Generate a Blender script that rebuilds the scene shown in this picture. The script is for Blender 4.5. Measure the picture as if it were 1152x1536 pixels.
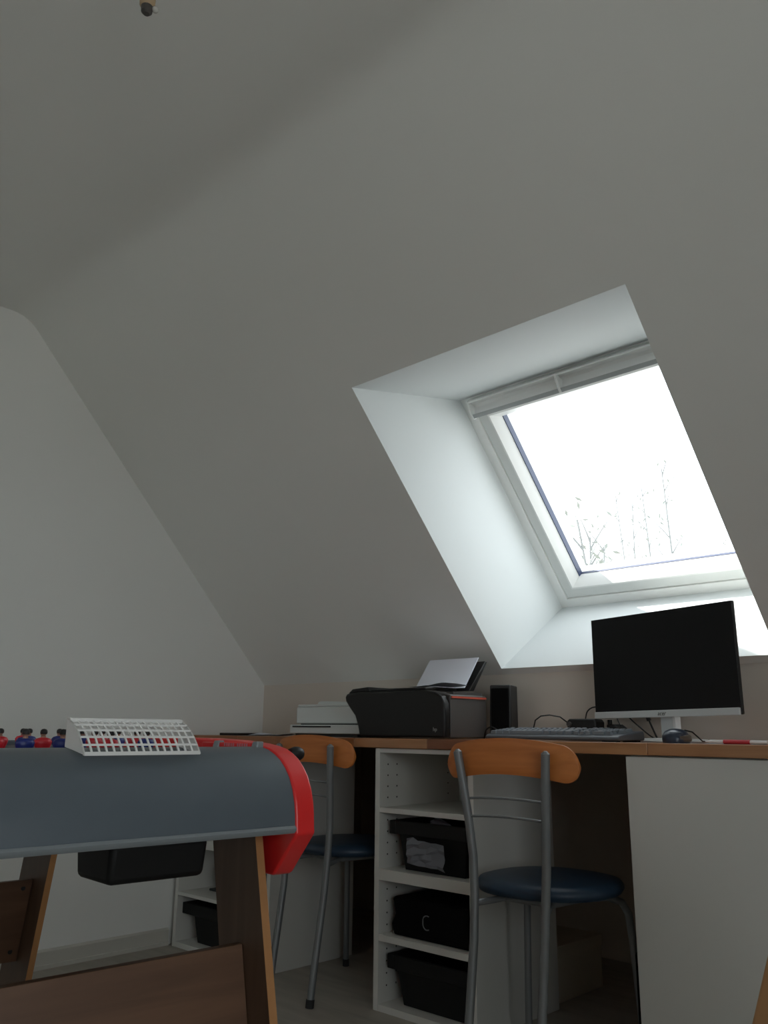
import bpy, bmesh, math, random
from mathutils import Vector, Matrix
from math import sin, cos, tan, pi, radians, sqrt

random.seed(7)
for o in list(bpy.data.objects):
    bpy.data.objects.remove(o)
SC = bpy.context.scene
COL = SC.collection

# ------------------------------------------------------------------ camera
CAM = Vector((2.93236, -1.91627, 0.76703))
YAW, PITCH, ROLL, FPX = 0.765052, 0.251765, 0.0093135, 1274.97
f0 = Vector((-sin(YAW), cos(YAW), 0)); r0 = Vector((cos(YAW), sin(YAW), 0)); u0 = Vector((0, 0, 1))
fw = cos(PITCH) * f0 + sin(PITCH) * u0
up0 = -sin(PITCH) * f0 + cos(PITCH) * u0
rt = cos(ROLL) * r0 + sin(ROLL) * up0
up = -sin(ROLL) * r0 + cos(ROLL) * up0
cd = bpy.data.cameras.new('camera')
cd.sensor_fit = 'VERTICAL'; cd.sensor_height = 36.0; cd.lens = FPX / 1536 * 36.0
cd.clip_start = 0.02; cd.clip_end = 300
cam = bpy.data.objects.new('camera', cd); COL.objects.link(cam)
cam.matrix_world = Matrix(((rt.x, up.x, -fw.x, CAM.x), (rt.y, up.y, -fw.y, CAM.y), (rt.z, up.z, -fw.z, CAM.z), (0, 0, 0, 1)))
SC.camera = cam

# ------------------------------------------------------------------ sky, sun, exposure
w = bpy.data.worlds.new('sky'); SC.world = w; w.use_nodes = True
bg = w.node_tree.nodes['Background']
bg.inputs[0].default_value = (0.93, 0.97, 1.0, 1); bg.inputs[1].default_value = 2.55
sl = bpy.data.lights.new('sun', 'SUN'); sl.energy = 9.0; sl.angle = radians(1.2); sl.color = (1.0, 0.95, 0.87)
so = bpy.data.objects.new('sun', sl); COL.objects.link(so)
so.location = (-6, 4, 8)
so.rotation_euler = Vector((1.35, 0.036, -1.524)).to_track_quat('-Z', 'Y').to_euler()
vs = SC.view_settings
vs.view_transform = 'Standard'; vs.look = 'None'; vs.exposure = 0.52; vs.gamma = 1.0; vs.use_curve_mapping = False
try:
    SC.cycles.use_denoising = True
    SC.cycles.max_bounces = 16; SC.cycles.diffuse_bounces = 10; SC.cycles.transparent_max_bounces = 16
    SC.cycles.sample_clamp_indirect = 6.0
    SC.cycles.caustics_reflective = False; SC.cycles.caustics_refractive = False
except Exception:
    pass


def portal(loc, normal, sx, sy, ydir):
    """Sampling aid for the sky that comes in through a window opening (adds no light)."""
    l = bpy.data.lights.new('sky_portal', 'AREA'); l.shape = 'RECTANGLE'; l.size = sx; l.size_y = sy
    l.cycles.is_portal = True
    o = bpy.data.objects.new('sky_portal', l); COL.objects.link(o)
    z = -Vector(normal).normalized(); y = Vector(ydir).normalized(); x = y.cross(z)
    o.matrix_world = Matrix(((x.x, y.x, z.x, loc[0]), (x.y, y.y, z.y, loc[1]), (x.z, y.z, z.z, loc[2]), (0, 0, 0, 1)))


# ------------------------------------------------------------------ materials
MATS = {}


def mat(name, col, rough=0.5, metal=0.0, spec=0.5, noise=None, bump=None, coat=0.0):
    """noise = (scale, amount, detail) varies the colour; bump = (scale, strength)"""
    m = bpy.data.materials.new(name); m.use_nodes = True
    nt = m.node_tree; b = nt.nodes['Principled BSDF']
    b.inputs['Base Color'].default_value = (*col, 1); b.inputs['Roughness'].default_value = rough
    b.inputs['Metallic'].default_value = metal; b.inputs['Specular IOR Level'].default_value = spec
    b.inputs['Coat Weight'].default_value = coat
    if noise or bump:
        tc = nt.nodes.new('ShaderNodeTexCoord')
    if noise:
        n = nt.nodes.new('ShaderNodeTexNoise'); n.inputs['Scale'].default_value = noise[0]; n.inputs['Detail'].default_value = noise[2]
        nt.links.new(tc.outputs['Object'], n.inputs['Vector'])
        mx = nt.nodes.new('ShaderNodeMix'); mx.data_type = 'RGBA'
        a = noise[1]
        mx.inputs[6].default_value = (*[c * (1 - a) for c in col], 1); mx.inputs[7].default_value = (*[min(1, c * (1 + a)) for c in col], 1)
        nt.links.new(n.outputs['Fac'], mx.inputs[0]); nt.links.new(mx.outputs[2], b.inputs['Base Color'])
    if bump:
        n2 = nt.nodes.new('ShaderNodeTexNoise'); n2.inputs['Scale'].default_value = bump[0]; n2.inputs['Detail'].default_value = 4
        nt.links.new(tc.outputs['Object'], n2.inputs['Vector'])
        bp = nt.nodes.new('ShaderNodeBump'); bp.inputs['Strength'].default_value = bump[1]; bp.inputs['Distance'].default_value = 0.002
        nt.links.new(n2.outputs['Fac'], bp.inputs['Height']); nt.links.new(bp.outputs['Normal'], b.inputs['Normal'])
    MATS[name] = m
    return m


def wood(name, c1, c2, stretch=(2, 40, 40), rough=0.45, scale=1.0):
    m = bpy.data.materials.new(name); m.use_nodes = True
    nt = m.node_tree; b = nt.nodes['Principled BSDF']; b.inputs['Roughness'].default_value = rough
    tc = nt.nodes.new('ShaderNodeTexCoord'); mp = nt.nodes.new('ShaderNodeMapping')
    mp.inputs['Scale'].default_value = tuple(s * scale for s in stretch)
    n = nt.nodes.new('ShaderNodeTexNoise'); n.inputs['Scale'].default_value = 1.0; n.inputs['Detail'].default_value = 6; n.inputs['Distortion'].default_value = 0.6
    cr = nt.nodes.new('ShaderNodeValToRGB')
    cr.color_ramp.elements[0].position = 0.3; cr.color_ramp.elements[0].color = (*c1, 1)
    cr.color_ramp.elements[1].position = 0.7; cr.color_ramp.elements[1].color = (*c2, 1)
    nt.links.new(tc.outputs['Object'], mp.inputs['Vector']); nt.links.new(mp.outputs[0], n.inputs['Vector'])
    nt.links.new(n.outputs['Fac'], cr.inputs[0]); nt.links.new(cr.outputs[0], b.inputs['Base Color'])
    bp = nt.nodes.new('ShaderNodeBump'); bp.inputs['Strength'].default_value = 0.08; bp.inputs['Distance'].default_value = 0.001
    nt.links.new(n.outputs['Fac'], bp.inputs['Height']); nt.links.new(bp.outputs['Normal'], b.inputs['Normal'])
    MATS[name] = m
    return m


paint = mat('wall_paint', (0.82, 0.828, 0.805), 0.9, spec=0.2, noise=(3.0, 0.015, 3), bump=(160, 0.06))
knee_tone = mat('knee_wall_tone', (0.64, 0.585, 0.525), 0.9, spec=0.2, bump=(160, 0.06))  # low back wall, darker and browner than the other walls
eaves_m = mat('eaves_board', (0.50, 0.43, 0.36), 0.8, noise=(6, 0.1, 3))
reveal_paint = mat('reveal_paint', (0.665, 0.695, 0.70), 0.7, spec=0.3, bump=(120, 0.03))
floor_m = wood('floor_boards', (0.30, 0.275, 0.235), (0.40, 0.37, 0.32), (3, 22, 20), 0.5)
skirt_m = mat('skirting_paint', (0.55, 0.54, 0.49), 0.6)
win_white = mat('window_white', (0.86, 0.865, 0.85), 0.35)
win_grey = mat('window_shade_white', (0.72, 0.735, 0.72), 0.4)
lip_grey = mat('window_lip_grey', (0.42, 0.44, 0.44), 0.4)
gasket_m = mat('gasket_blue_grey', (0.035, 0.05, 0.11), 0.45)
white_lam = mat('white_melamine', (0.60, 0.60, 0.565), 0.45, noise=(2.0, 0.02, 2))
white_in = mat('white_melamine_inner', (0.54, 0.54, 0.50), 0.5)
hole_m = mat('shelf_hole', (0.05, 0.05, 0.045), 0.9)
black_pl = mat('black_plastic', (0.011, 0.011, 0.011), 0.45, spec=0.4)
black_bin = mat('black_bin_plastic', (0.005, 0.005, 0.005), 0.6, spec=0.3)
black_fab = mat('black_fabric', (0.005, 0.005, 0.005), 0.95, spec=0.1, bump=(500, 0.2))
black_gloss = mat('screen_glass', (0.0035, 0.0035, 0.004), 0.30, spec=0.25)
dark_grey = mat('printer_grey', (0.075, 0.068, 0.064), 0.45)
printer_black = mat('printer_black', (0.009, 0.0085, 0.008), 0.4, spec=0.35)
red_stripe = mat('orange_red_stripe', (0.55, 0.10, 0.06), 0.4)
printer_white = mat('printer_white', (0.68, 0.72, 0.71), 0.5)
slot_dark = mat('slot_dark', (0.03, 0.035, 0.035), 0.6)
paper_m = mat('paper', (0.80, 0.82, 0.90), 0.85, spec=0.1)
paper_dim = mat('crumpled_paper', (0.20, 0.21, 0.235), 0.9, spec=0.1)
silver = mat('silver_plastic', (0.62, 0.65, 0.66), 0.35, metal=0.15)
base_white = mat('monitor_base_white', (0.78, 0.78, 0.78), 0.3)
logo_dark = mat('logo_dark', (0.09, 0.09, 0.09), 0.5)
logo_light = mat('logo_light', (0.35, 0.35, 0.34), 0.4)
kb_body = mat('keyboard_body', (0.085, 0.092, 0.105), 0.35)
kb_key = mat('keyboard_key', (0.17, 0.19, 0.215), 0.35)
mouse_m = mat('mouse_navy', (0.025, 0.035, 0.06), 0.28)
mouse_reflect = mat('mouse_brown_reflection', (0.10, 0.075, 0.055), 0.45)  # brown reflection on the mouse, painted as a colour
pen_red = mat('pen_red', (0.55, 0.035, 0.05), 0.35)
pen_pink = mat('pen_pink', (0.62, 0.25, 0.28), 0.4)
pen_clear = mat('pen_clear', (0.80, 0.78, 0.78), 0.25)
chrome = mat('satin_metal', (0.20, 0.21, 0.215), 0.48, metal=0.4)
rubber = mat('rubber_black', (0.02, 0.02, 0.02), 0.8)
navy = mat('navy_vinyl', (0.012, 0.032, 0.062), 0.42, noise=(60, 0.2, 3))
chair_wood = wood('chair_back_wood', (0.44, 0.135, 0.026), (0.56, 0.19, 0.042), (4, 60, 60), 0.5)
tbl_grey = mat('table_grey_plastic', (0.108, 0.132, 0.154), 0.33, noise=(30, 0.04, 3))
tbl_lip = mat('table_lip_grey', (0.22, 0.245, 0.26), 0.3)
tbl_red = mat('table_red_plastic', (0.80, 0.026, 0.026), 0.33)
tbl_dark = mat('table_dark_grey', (0.05, 0.055, 0.06), 0.5)
net_white = mat('net_white_plastic', (0.86, 0.86, 0.84), 0.45)
player_red = mat('player_red', (0.62, 0.02, 0.035), 0.4)
player_blue = mat('player_blue', (0.015, 0.03, 0.20), 0.4)
player_skin = mat('player_skin', (0.42, 0.24, 0.17), 0.5)
player_hair = mat('player_hair', (0.012, 0.011, 0.011), 0.5)
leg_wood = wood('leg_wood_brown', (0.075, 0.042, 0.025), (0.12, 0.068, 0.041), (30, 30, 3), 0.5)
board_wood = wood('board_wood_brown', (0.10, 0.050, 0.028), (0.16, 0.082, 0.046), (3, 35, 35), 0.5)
lit_edge = mat('leg_edge_lit', (0.42, 0.20, 0.075), 0.5, noise=(25, 0.2, 4))  # orange of the lit leg edges, the light held in the colour
stool_wood = wood('stool_wood', (0.40, 0.20, 0.08), (0.56, 0.31, 0.14), (30, 30, 3), 0.45)
carton_m = mat('carton_grey_brown', (0.60, 0.55, 0.46), 0.9, spec=0.1, noise=(8, 0.08, 3))
lamp_tan = mat('lampholder_tan', (0.45, 0.33, 0.20), 0.5)
bulb_m = mat('bulb_glass', (0.55, 0.55, 0.52), 0.1)
twig_m = mat('twig_bark', (0.17, 0.18, 0.18), 0.8)
leaf_m = mat('leaf_pale', (0.20, 0.22, 0.20), 0.7)
ground_m = mat('ground_pale_bounce', (0.55, 0.55, 0.55), 0.95, noise=(0.7, 0.3, 4))  # unseen ground, made pale to bounce light up into the room
book_green = mat('book_green', (0.02, 0.11, 0.09), 0.6)
book_blue = mat('book_blue', (0.03, 0.05, 0.11), 0.6)
book_grey = mat('book_grey', (0.30, 0.32, 0.33), 0.7)
bag_grey = mat('cloth_pale_grey', (0.40, 0.41, 0.39), 0.9, noise=(14, 0.12, 4))
stave_ms = [wood('worktop_stave_%s' % n, c1, c2, (4, 60, 60), 0.28) for n, c1, c2 in (
    ('light', (0.34, 0.155, 0.065), (0.46, 0.235, 0.11)), ('honey', (0.25, 0.095, 0.035), (0.36, 0.15, 0.06)),
    ('brown', (0.17, 0.058, 0.022), (0.25, 0.095, 0.04)), ('dark', (0.10, 0.034, 0.014), (0.17, 0.06, 0.026)))]
glass_m = bpy.data.materials.new('window_glass'); glass_m.use_nodes = True
nt = glass_m.node_tree; nt.nodes.remove(nt.nodes['Principled BSDF'])
tr = nt.nodes.new('ShaderNodeBsdfTransparent'); tr.inputs[0].default_value = (0.94, 0.97, 0.97, 1)
gl = nt.nodes.new('ShaderNodeBsdfGlossy'); gl.inputs['Roughness'].default_value = 0.02
fr = nt.nodes.new('ShaderNodeFresnel'); fr.inputs[0].default_value = 1.35
mx = nt.nodes.new('ShaderNodeMixShader')
nt.links.new(fr.outputs[0], mx.inputs[0]); nt.links.new(tr.outputs[0], mx.inputs[1]); nt.links.new(gl.outputs[0], mx.inputs[2])
nt.links.new(mx.outputs[0], nt.nodes['Material Output'].inputs[0])


# ------------------------------------------------------------------ mesh helpers
class MB:
    """Collects vertices and faces of one mesh."""

    def __init__(s):
        s.v = []; s.f = []; s.mi = []; s.cur = 0

    def add(s, vs_, fs_):
        n = len(s.v); s.v += [tuple(p) for p in vs_]
        for f in fs_:
            s.f.append([i + n for i in f]); s.mi.append(s.cur)
        return s

    def box(s, x0, x1, y0, y1, z0, z1, M=None):
        p = [Vector(q) for q in ((x0, y0, z0), (x1, y0, z0), (x1, y1, z0), (x0, y1, z0), (x0, y0, z1), (x1, y0, z1), (x1, y1, z1), (x0, y1, z1))]
        if M: p = [M @ q for q in p]
        return s.add(p, [(0, 3, 2, 1), (4, 5, 6, 7), (0, 1, 5, 4), (1, 2, 6, 5), (2, 3, 7, 6), (3, 0, 4, 7)])

    def prism(s, poly, fn, a, b):
        """poly of 2-D points, fn(p, q, t) -> 3-D point, swept from t=a to t=b"""
        n = len(poly)
        vs_ = [fn(p[0], p[1], a) for p in poly] + [fn(p[0], p[1], b) for p in poly]
        fs_ = [tuple(range(n - 1, -1, -1)), tuple(range(n, 2 * n))] + [(i, (i + 1) % n, n + (i + 1) % n, n + i) for i in range(n)]
        return s.add(vs_, fs_)

    def tube(s, path, r, n=10, cap=True):
        P = [Vector(p) for p in path]; m = len(P)
        R = r if isinstance(r, (list, tuple)) else [r] * m
        vs_ = []; ref = None
        for i, p in enumerate(P):
            d = (P[min(i + 1, m - 1)] - P[max(i - 1, 0)]).normalized()
            if ref is None:
                ref = d.orthogonal().normalized()
            a = (ref - d * ref.dot(d)).normalized(); ref = a; b = d.cross(a)
            for k in range(n):
                t = 2 * pi * k / n
                vs_.append(p + (a * cos(t) + b * sin(t)) * R[i])
        fs_ = [(i * n + k, i * n + (k + 1) % n, (i + 1) * n + (k + 1) % n, (i + 1) * n + k) for i in range(m - 1) for k in range(n)]
        if cap:
            fs_ += [tuple(range(n - 1, -1, -1)), tuple(range((m - 1) * n, m * n))]
        return s.add(vs_, fs_)

    def lathe(s, prof, n=24, c=(0, 0, 0), sx=1.0, sy=1.0):
        m = len(prof)
        vs_ = [(c[0] + r * cos(2 * pi * k / n) * sx, c[1] + r * sin(2 * pi * k / n) * sy, c[2] + z) for r, z in prof for k in range(n)]
        fs_ = [(i * n + k, i * n + (k + 1) % n, (i + 1) * n + (k + 1) % n, (i + 1) * n + k) for i in range(m - 1) for k in range(n)]
        fs_ += [tuple(range(n - 1, -1, -1)), tuple(range((m - 1) * n, m * n))]
        return s.add(vs_, fs_)

    def ball(s, c, r, n=14, sx=1, sy=1, sz=1):
        k = 8
        return s.lathe([(max(r * sin(pi * i / k), r * 0.02), -r * cos(pi * i / k) * sz) for i in range(k + 1)], n, c, sx, sy)


def obj(name, mb, material, parent=None, bevel=0.0, smooth=35, loc=None, rot=None, seg=2):
    me = bpy.data.meshes.new(name)
    me.from_pydata(mb.v, [], mb.f)
    ms = material if isinstance(material, (list, tuple)) else [material]
    for m in ms: me.materials.append(m)
    me.polygons.foreach_set('material_index', mb.mi)
    bm = bmesh.new(); bm.from_mesh(me); bmesh.ops.recalc_face_normals(bm, faces=bm.faces); bm.to_mesh(me); bm.free()
    if smooth:
        me.shade_smooth(); me.set_sharp_from_angle(angle=radians(smooth))
    o = bpy.data.objects.new(name, me); COL.objects.link(o)
    if parent: o.parent = parent
    if loc: o.location = loc
    if rot: o.rotation_euler = rot
    if bevel:
        b = o.modifiers.new('bevel', 'BEVEL'); b.width = bevel; b.segments = seg; b.limit_method = 'ANGLE'; b.angle_limit = radians(40)
    return o


def tag(o, label, cat, group=None):
    o['label'] = label; o['category'] = cat
    if group: o['group'] = group
    return o


def thing(name, label, cat, loc=(0, 0, 0), rotz=0.0, group=None):
    o = bpy.data.objects.new(name, None); COL.objects.link(o); o.empty_display_size = 0.05
    o.location = loc; o.rotation_euler = (0, 0, rotz)
    return tag(o, label, cat, group)


def struct(o, label=None):
    o['kind'] = 'structure'
    if label: o['label'] = label
    return o


def dup(root, loc, rotz, label):
    """copy a thing with copies of its parts and sub-parts"""
    r = root.copy(); COL.objects.link(r); r.location = loc; r.rotation_euler = (0, 0, rotz); r['label'] = label
    for ch in list(root.children):
        c = ch.copy(); COL.objects.link(c); c.parent = r
        for g in list(ch.children):
            d = g.copy(); COL.objects.link(d); d.parent = c
    return r


def text(name, s, size, material, parent, M, shear=0.0, extrude=0.0004):
    cu = bpy.data.curves.new(name, 'FONT'); cu.body = s; cu.size = size; cu.shear = shear; cu.extrude = extrude
    cu.align_x = 'CENTER'; cu.align_y = 'CENTER'
    cu.materials.append(material)
    t_ = bpy.data.objects.new(name, cu); COL.objects.link(t_)
    me = bpy.data.meshes.new_from_object(t_.evaluated_get(bpy.context.evaluated_depsgraph_get()))
    bpy.data.objects.remove(t_)
    me.materials.clear(); me.materials.append(material)
    o = bpy.data.objects.new(name, me); COL.objects.link(o); o.parent = parent; o.matrix_local = M
    return o


XYZ = lambda p, q, t: (p, q, t)
YZX = lambda p, q, t: (t, p, q)   # polygon in (y, z), swept along x
XZY = lambda p, q, t: (p, t, q)   # polygon in (x, z), swept along y

# ------------------------------------------------------------------ room shell
TH = 0.830959; YK, ZK = 0.40864, 0.94923; ZC = 2.2369; X1 = 4.6
S = Vector((0, -cos(TH), sin(TH))); N = Vector((0, sin(TH), cos(TH))); K = Vector((0, YK, ZK))
SMAX = (ZC - ZK) / sin(TH); YC = YK - SMAX * cos(TH)
MID = -1.9                       # the room is symmetrical about this line under the ridge
FR_ = 0.13; TL = FR_ * tan(TH / 2)


def back(x, s, d=0.0): return K + Vector((x, 0, 0)) + S * s + N * d
def front(x, s, d=0.0):
    p = back(x, s, d); return Vector((p.x, 2 * MID - p.y, p.z))


WX0, WX1, WS0, WS1 = 1.2565, 2.1322, 0.0245, 1.0683       # opening in the sloping ceiling
IX0, IX1, IS0, IS1, ID = 1.2565, 2.1322, -0.0572, 0.8068, 0.4481   # inner end of the reveal, at the window frame


def slope_mesh(P, wx0, wx1, ws0, ws1, ix0, ix1, is0, is1, idp):
    mb = MB()
    xs = [0, wx0, wx1, X1]; ss = [0, ws0, ws1, SMAX - TL]
    vs_ = [P(x, s) for s in ss for x in xs]
    fs_ = [(j * 4 + i, j * 4 + i + 1, j * 4 + i + 5, j * 4 + i + 4) for j in range(3) for i in range(3) if (i, j) != (1, 1)]
    mb.add(vs_, fs_)
    mb.cur = 1
    o = [P(wx0, ws0), P(wx1, ws0), P(wx1, ws1), P(wx0, ws1)]; n = [P(ix0, is0, idp), P(ix1, is0, idp), P(ix1, is1, idp), P(ix0, is1, idp)]
    mb.add(o + n, [(i, (i + 1) % 4, 4 + (i + 1) % 4, 4 + i) for i in range(4)])
    return mb


def flat(name, mb, m, **kw):
    return struct(obj(name, mb, m, smooth=kw.pop('smooth', 0), **kw))


flat('ceiling_slope', slope_mesh(back, WX0, WX1, WS0, WS1, IX0, IX1, IS0, IS1, ID), [paint, reveal_paint])
W3 = (0.45, 1.55, 0.08, 0.95)           # unseen roof window added in the opposite slope for fill light: x range, slope range
flat('ceiling_slope', slope_mesh(front, *W3, *W3, 0.25), [paint, reveal_paint])
W2 = (-3.45, -1.00, 0.40, 1.78)        # glazed opening in the right gable: y range, z range
# flat ceiling with coved junctions to both slopes
mb = MB(); prof = []
cyc = YC - TL; czc = ZC - FR_
for i in range(13):
    a = TH * (1 - i / 12); prof.append((cyc + FR_ * sin(a), czc + FR_ * cos(a)))
prof += [(2 * MID - y, z) for y, z in reversed(prof)]
mb.add([(x, y, z) for y, z in prof for x in (0, X1)], [(2 * i, 2 * i + 1, 2 * i + 3, 2 * i + 2) for i in range(len(prof) - 1)])
flat('ceiling', mb, paint, smooth=60)
gable = [(2 * MID - YK - 0.02, -0.02), (YK + 0.02, -0.02), (YK + 0.02, ZK), (YC, ZC + 0.03), (2 * MID - YC, ZC + 0.03), (2 * MID - YK - 0.02, ZK)]
flat('wall_left', MB().add([(0, y, z) for y, z in gable], [tuple(range(6))]), paint)
def side(x, s_, d=0.0): return Vector((X1 + d, x, s_))
ya, yb, za, zb = W2
m = MB().add([(X1, y, z) for y, z in gable] + [side(ya, za), side(yb, za), side(yb, zb), side(ya, zb)],
             [(0, 1, 7, 6), (1, 2, 3, 8, 7), (8, 3, 4, 9), (4, 5, 0, 6, 9)][:0] + [(0, 1, 7, 6), (1, 2, 3, 7), (3, 8, 7), (3, 4, 9, 8), (4, 5, 9), (5, 0, 6, 9)])
m.cur = 1
o4 = [side(ya, za), side(yb, za), side(yb, zb), side(ya, zb)]; i4 = [side(ya, za, 0.2), side(yb, za, 0.2), side(yb, zb, 0.2), side(ya, zb, 0.2)]
m.add(o4 + i4, [(i, (i + 1) % 4, 4 + (i + 1) % 4, 4 + i) for i in range(4)])
flat('wall_right', m, [paint, reveal_paint])
YE, ZE = 1.0, 0.7165             # the eaves space runs on under the worktop
flat('wall_back', MB().add([(0, YK, ZE), (X1, YK, ZE), (X1, YK, ZK), (0, YK, ZK)], [(0, 1, 2, 3)]), knee_tone)
flat('wall_eaves', MB().add([(0, YE, 0), (X1, YE, 0), (X1, YE, ZE), (0, YE, ZE), (0, YK, ZE), (X1, YK, ZE), (0, YK, 0), (X1, YK, 0)], [(0, 1, 2, 3), (3, 2, 5, 4), (0, 3, 4, 6), (1, 7, 5, 2)]), eaves_m)
yf = 2 * MID - YK
flat('wall_front', MB().add([(0, yf, 0), (X1, yf, 0), (X1, yf, ZK), (0, yf, ZK)], [(0, 1, 2, 3)]), paint)
fl = flat('floor', MB().box(-0.02, X1 + 0.02, yf - 0.02, YE + 0.02, -0.03, 0), floor_m)
bb = [(0.0, 0.0), (0.016, 0.0), (0.016, 0.012), (0.012, 0.014), (0.012, 0.052), (0.007, 0.058), (0.0, 0.058)]
flat('baseboard_left', MB().prism(bb, lambda p, q, t: (p, t, q), yf, 0.005), skirt_m)
flat('baseboard_right', MB().prism(bb, lambda p, q, t: (X1 - p, t, q), yf, YK), skirt_m)
flat('ground', MB().add([(-60, -60, -2.7), (60, -60, -2.7), (60, 60, -2.7), (-60, 60, -2.7)], [(0, 1, 2, 3)]), ground_m)


# ------------------------------------------------------------------ roof windows
def ring(P, x0, x1, s0, s1, prof):
    """mitred rectangular frame; prof is a closed polygon of (inset, depth)"""
    mb = MB(); n = len(prof)
    vs_ = []
    for i, d in prof:
        vs_ += [P(x0 + i, s0 + i, d), P(x1 - i, s0 + i, d), P(x1 - i, s1 - i, d), P(x0 + i, s1 - i, d)]
    fs_ = []
    for a in range(n):
        b = (a + 1) % n
        for k in range(4):
            fs_.append((a * 4 + k, a * 4 + (k + 1) % 4, b * 4 + (k + 1) % 4, b * 4 + k))
    return mb.add(vs_, fs_)


def roof_window(name, P, x0, x1, s0, s1, D, bar, label):
    root = bpy.data.objects.new(name, None); COL.objects.link(root); root.location = P((x0 + x1) / 2, s0, D)
    struct(root, label)
    inv = Matrix.Translation(-root.location)

    def part(nm, mb, m, **kw):
        mb.v = [tuple(inv @ Vector(v)) for v in mb.v]
        return obj(nm, mb, m, root, **kw)
    part('lining', ring(P, x0, x1, s0, s1, [(-0.03, D), (0.034, D), (0.034, D + 0.07), (-0.03, D + 0.07)]), win_white)
    part('outer_frame', ring(P, x0, x1, s0, s1, [(0.036, D + 0.006), (0.070, D + 0.006), (0.070, D + 0.08), (0.030, D + 0.08), (0.030, D + 0.012), (0.036, D + 0.012)]), win_grey)
    part('sash', ring(P, x0, x1, s0, s1, [(0.073, D), (0.080, D - 0.002), (0.104, D + 0.034), (0.104, D + 0.100), (0.068, D + 0.100), (0.068, D + 0.016), (0.073, D + 0.012)]), win_white)
    part('glazing_seal', ring(P, x0, x1, s0, s1, [(0.103, D + 0.046), (0.1055, D + 0.046), (0.1055, D + 0.058), (0.103, D + 0.058)]), gasket_m)
    for xs_ in (x0 + 0.103, x1 - 0.1065):
        part('gasket', MB().prism([(xs_, D + 0.033), (xs_ + 0.0035, D + 0.033), (xs_ + 0.0035, D + 0.046), (xs_, D + 0.046)], lambda p, q, t: P(p, t, q), s0 + 0.104, s1 - 0.104), gasket_m)
    part('pane', MB().add([P(x0 + 0.09, s0 + 0.09, D + 0.052), P(x1 - 0.09, s0 + 0.09, D + 0.052), P(x1 - 0.09, s1 - 0.09, D + 0.052), P(x0 + 0.09, s1 - 0.09, D + 0.052)], [(0, 1, 2, 3)]), glass_m, smooth=0)
    # outside flashing so that no light slips past the frame
    part('flashing', ring(P, x0, x1, s0, s1, [(-0.12, D + 0.06), (0.072, D + 0.082), (0.072, D + 0.10), (-0.12, D + 0.09)]), gasket_m)
    if bar:
        xa, xb = x0 + 0.047, x1 - 0.047
        top = s1 - 0.004
        pr = [(top, D + 0.002), (top, D - 0.026), (top - 0.004, D - 0.030), (top - 0.010, D - 0.020), (top - 0.020, D - 0.008), (top - 0.032, D - 0.008),
              (top - 0.040, D - 0.016), (top - 0.045, D - 0.028), (top - 0.047, D - 0.037), (top - 0.056, D - 0.037), (top - 0.060, D - 0.030), (top - 0.060, D + 0.002)]
        b = part('ventilation_bar', MB().prism(pr, lambda p, q, t: P(t, p, q), xa, xb), win_white, smooth=25)
        m2 = MB().prism([(top - 0.0440, D - 0.0375), (top - 0.0580, D - 0.0375), (top - 0.0580, D - 0.0392), (top - 0.0440, D - 0.0392)], lambda p, q, t: P(t, p, q), xa + 0.001, xb - 0.001)
        m2.v = [tuple(inv @ Vector(v)) for v in m2.v]
        obj('handle_lip', m2, lip_grey, b)
        cap = [(top + 0.002, D + 0.002), (top + 0.002, D - 0.030), (top - 0.045, D - 0.041), (top - 0.058, D - 0.041), (top - 0.064, D - 0.032), (top - 0.064, D + 0.002)]
        for a in (xa - 0.006, xb):
            m2 = MB().prism(cap, lambda p, q, t: P(t, p, q), a, a + 0.006)
            m2.v = [tuple(inv @ Vector(v)) for v in m2.v]
            obj('end_cap', m2, win_white, b)
        m2 = MB().prism(cap[1:4] + [(top - 0.030, D - 0.006)], lambda p, q, t: P(t, p, q), (xa + xb) / 2 - 0.060, (xa + xb) / 2 - 0.052)
        m2.v = [tuple(inv @ Vector(v)) for v in m2.v]
        obj('catch', m2, win_white, b)
    c = P((x0 + x1) / 2, (s0 + s1) / 2, D + 0.12)
    return c


c = roof_window('window_1', back, IX0, IX1, IS0, IS1, ID, True, 'white roof window with a ventilation bar, set deep in the slope over the monitor')
portal(c, -N, IX1 - IX0, IS1 - IS0, S)
c = roof_window('window_2', side, ya, yb, za, zb, 0.2, False, 'white window in the right gable wall')
portal(c, (-1, 0, 0), yb - ya, zb - za, (0, 0, 1))
c = roof_window('fill_window', front, *W3, 0.25, False, 'unseen white roof window added in the opposite slope for fill light')
portal(c, (0, N.y, -N.z), W3[1] - W3[0], W3[3] - W3[2], (0, -S.y, S.z))

# ------------------------------------------------------------------ worktop
DT, DB = 0.7445, 0.7165          # worktop top and underside
XD = 3.0
desk = thing('worktop', 'long worktop of glued orange-brown wooden staves along the low wall', 'desk', (1.5, 0.2, DB))
rows = 9; rw = 0.400 / rows
meshes = {}
for r in range(rows):
    x = 0.004; k = 0
    while x < XD - 0.01:
        L = random.choice([0.22, 0.30, 0.38, 0.46])
        if k == 0: L *= random.uniform(0.4, 1)
        x2 = min(x + L, XD)
        t = random.choice([0, 1, 1, 2, 2, 3])
        if r == 0 and x < 0.75: t = random.choice([1, 2])
        m = MB().box(0.0002, x2 - x - 0.0002, 0.0002, rw - 0.0002, 0, DT - DB)
        o = obj('stave', m, stave_ms[t], desk, bevel=0.002 if r == 0 else 0.0004, loc=(x - 1.5, 0.0 + r * rw - 0.2, 0), seg=2)
        x = x2; k += 1


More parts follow.
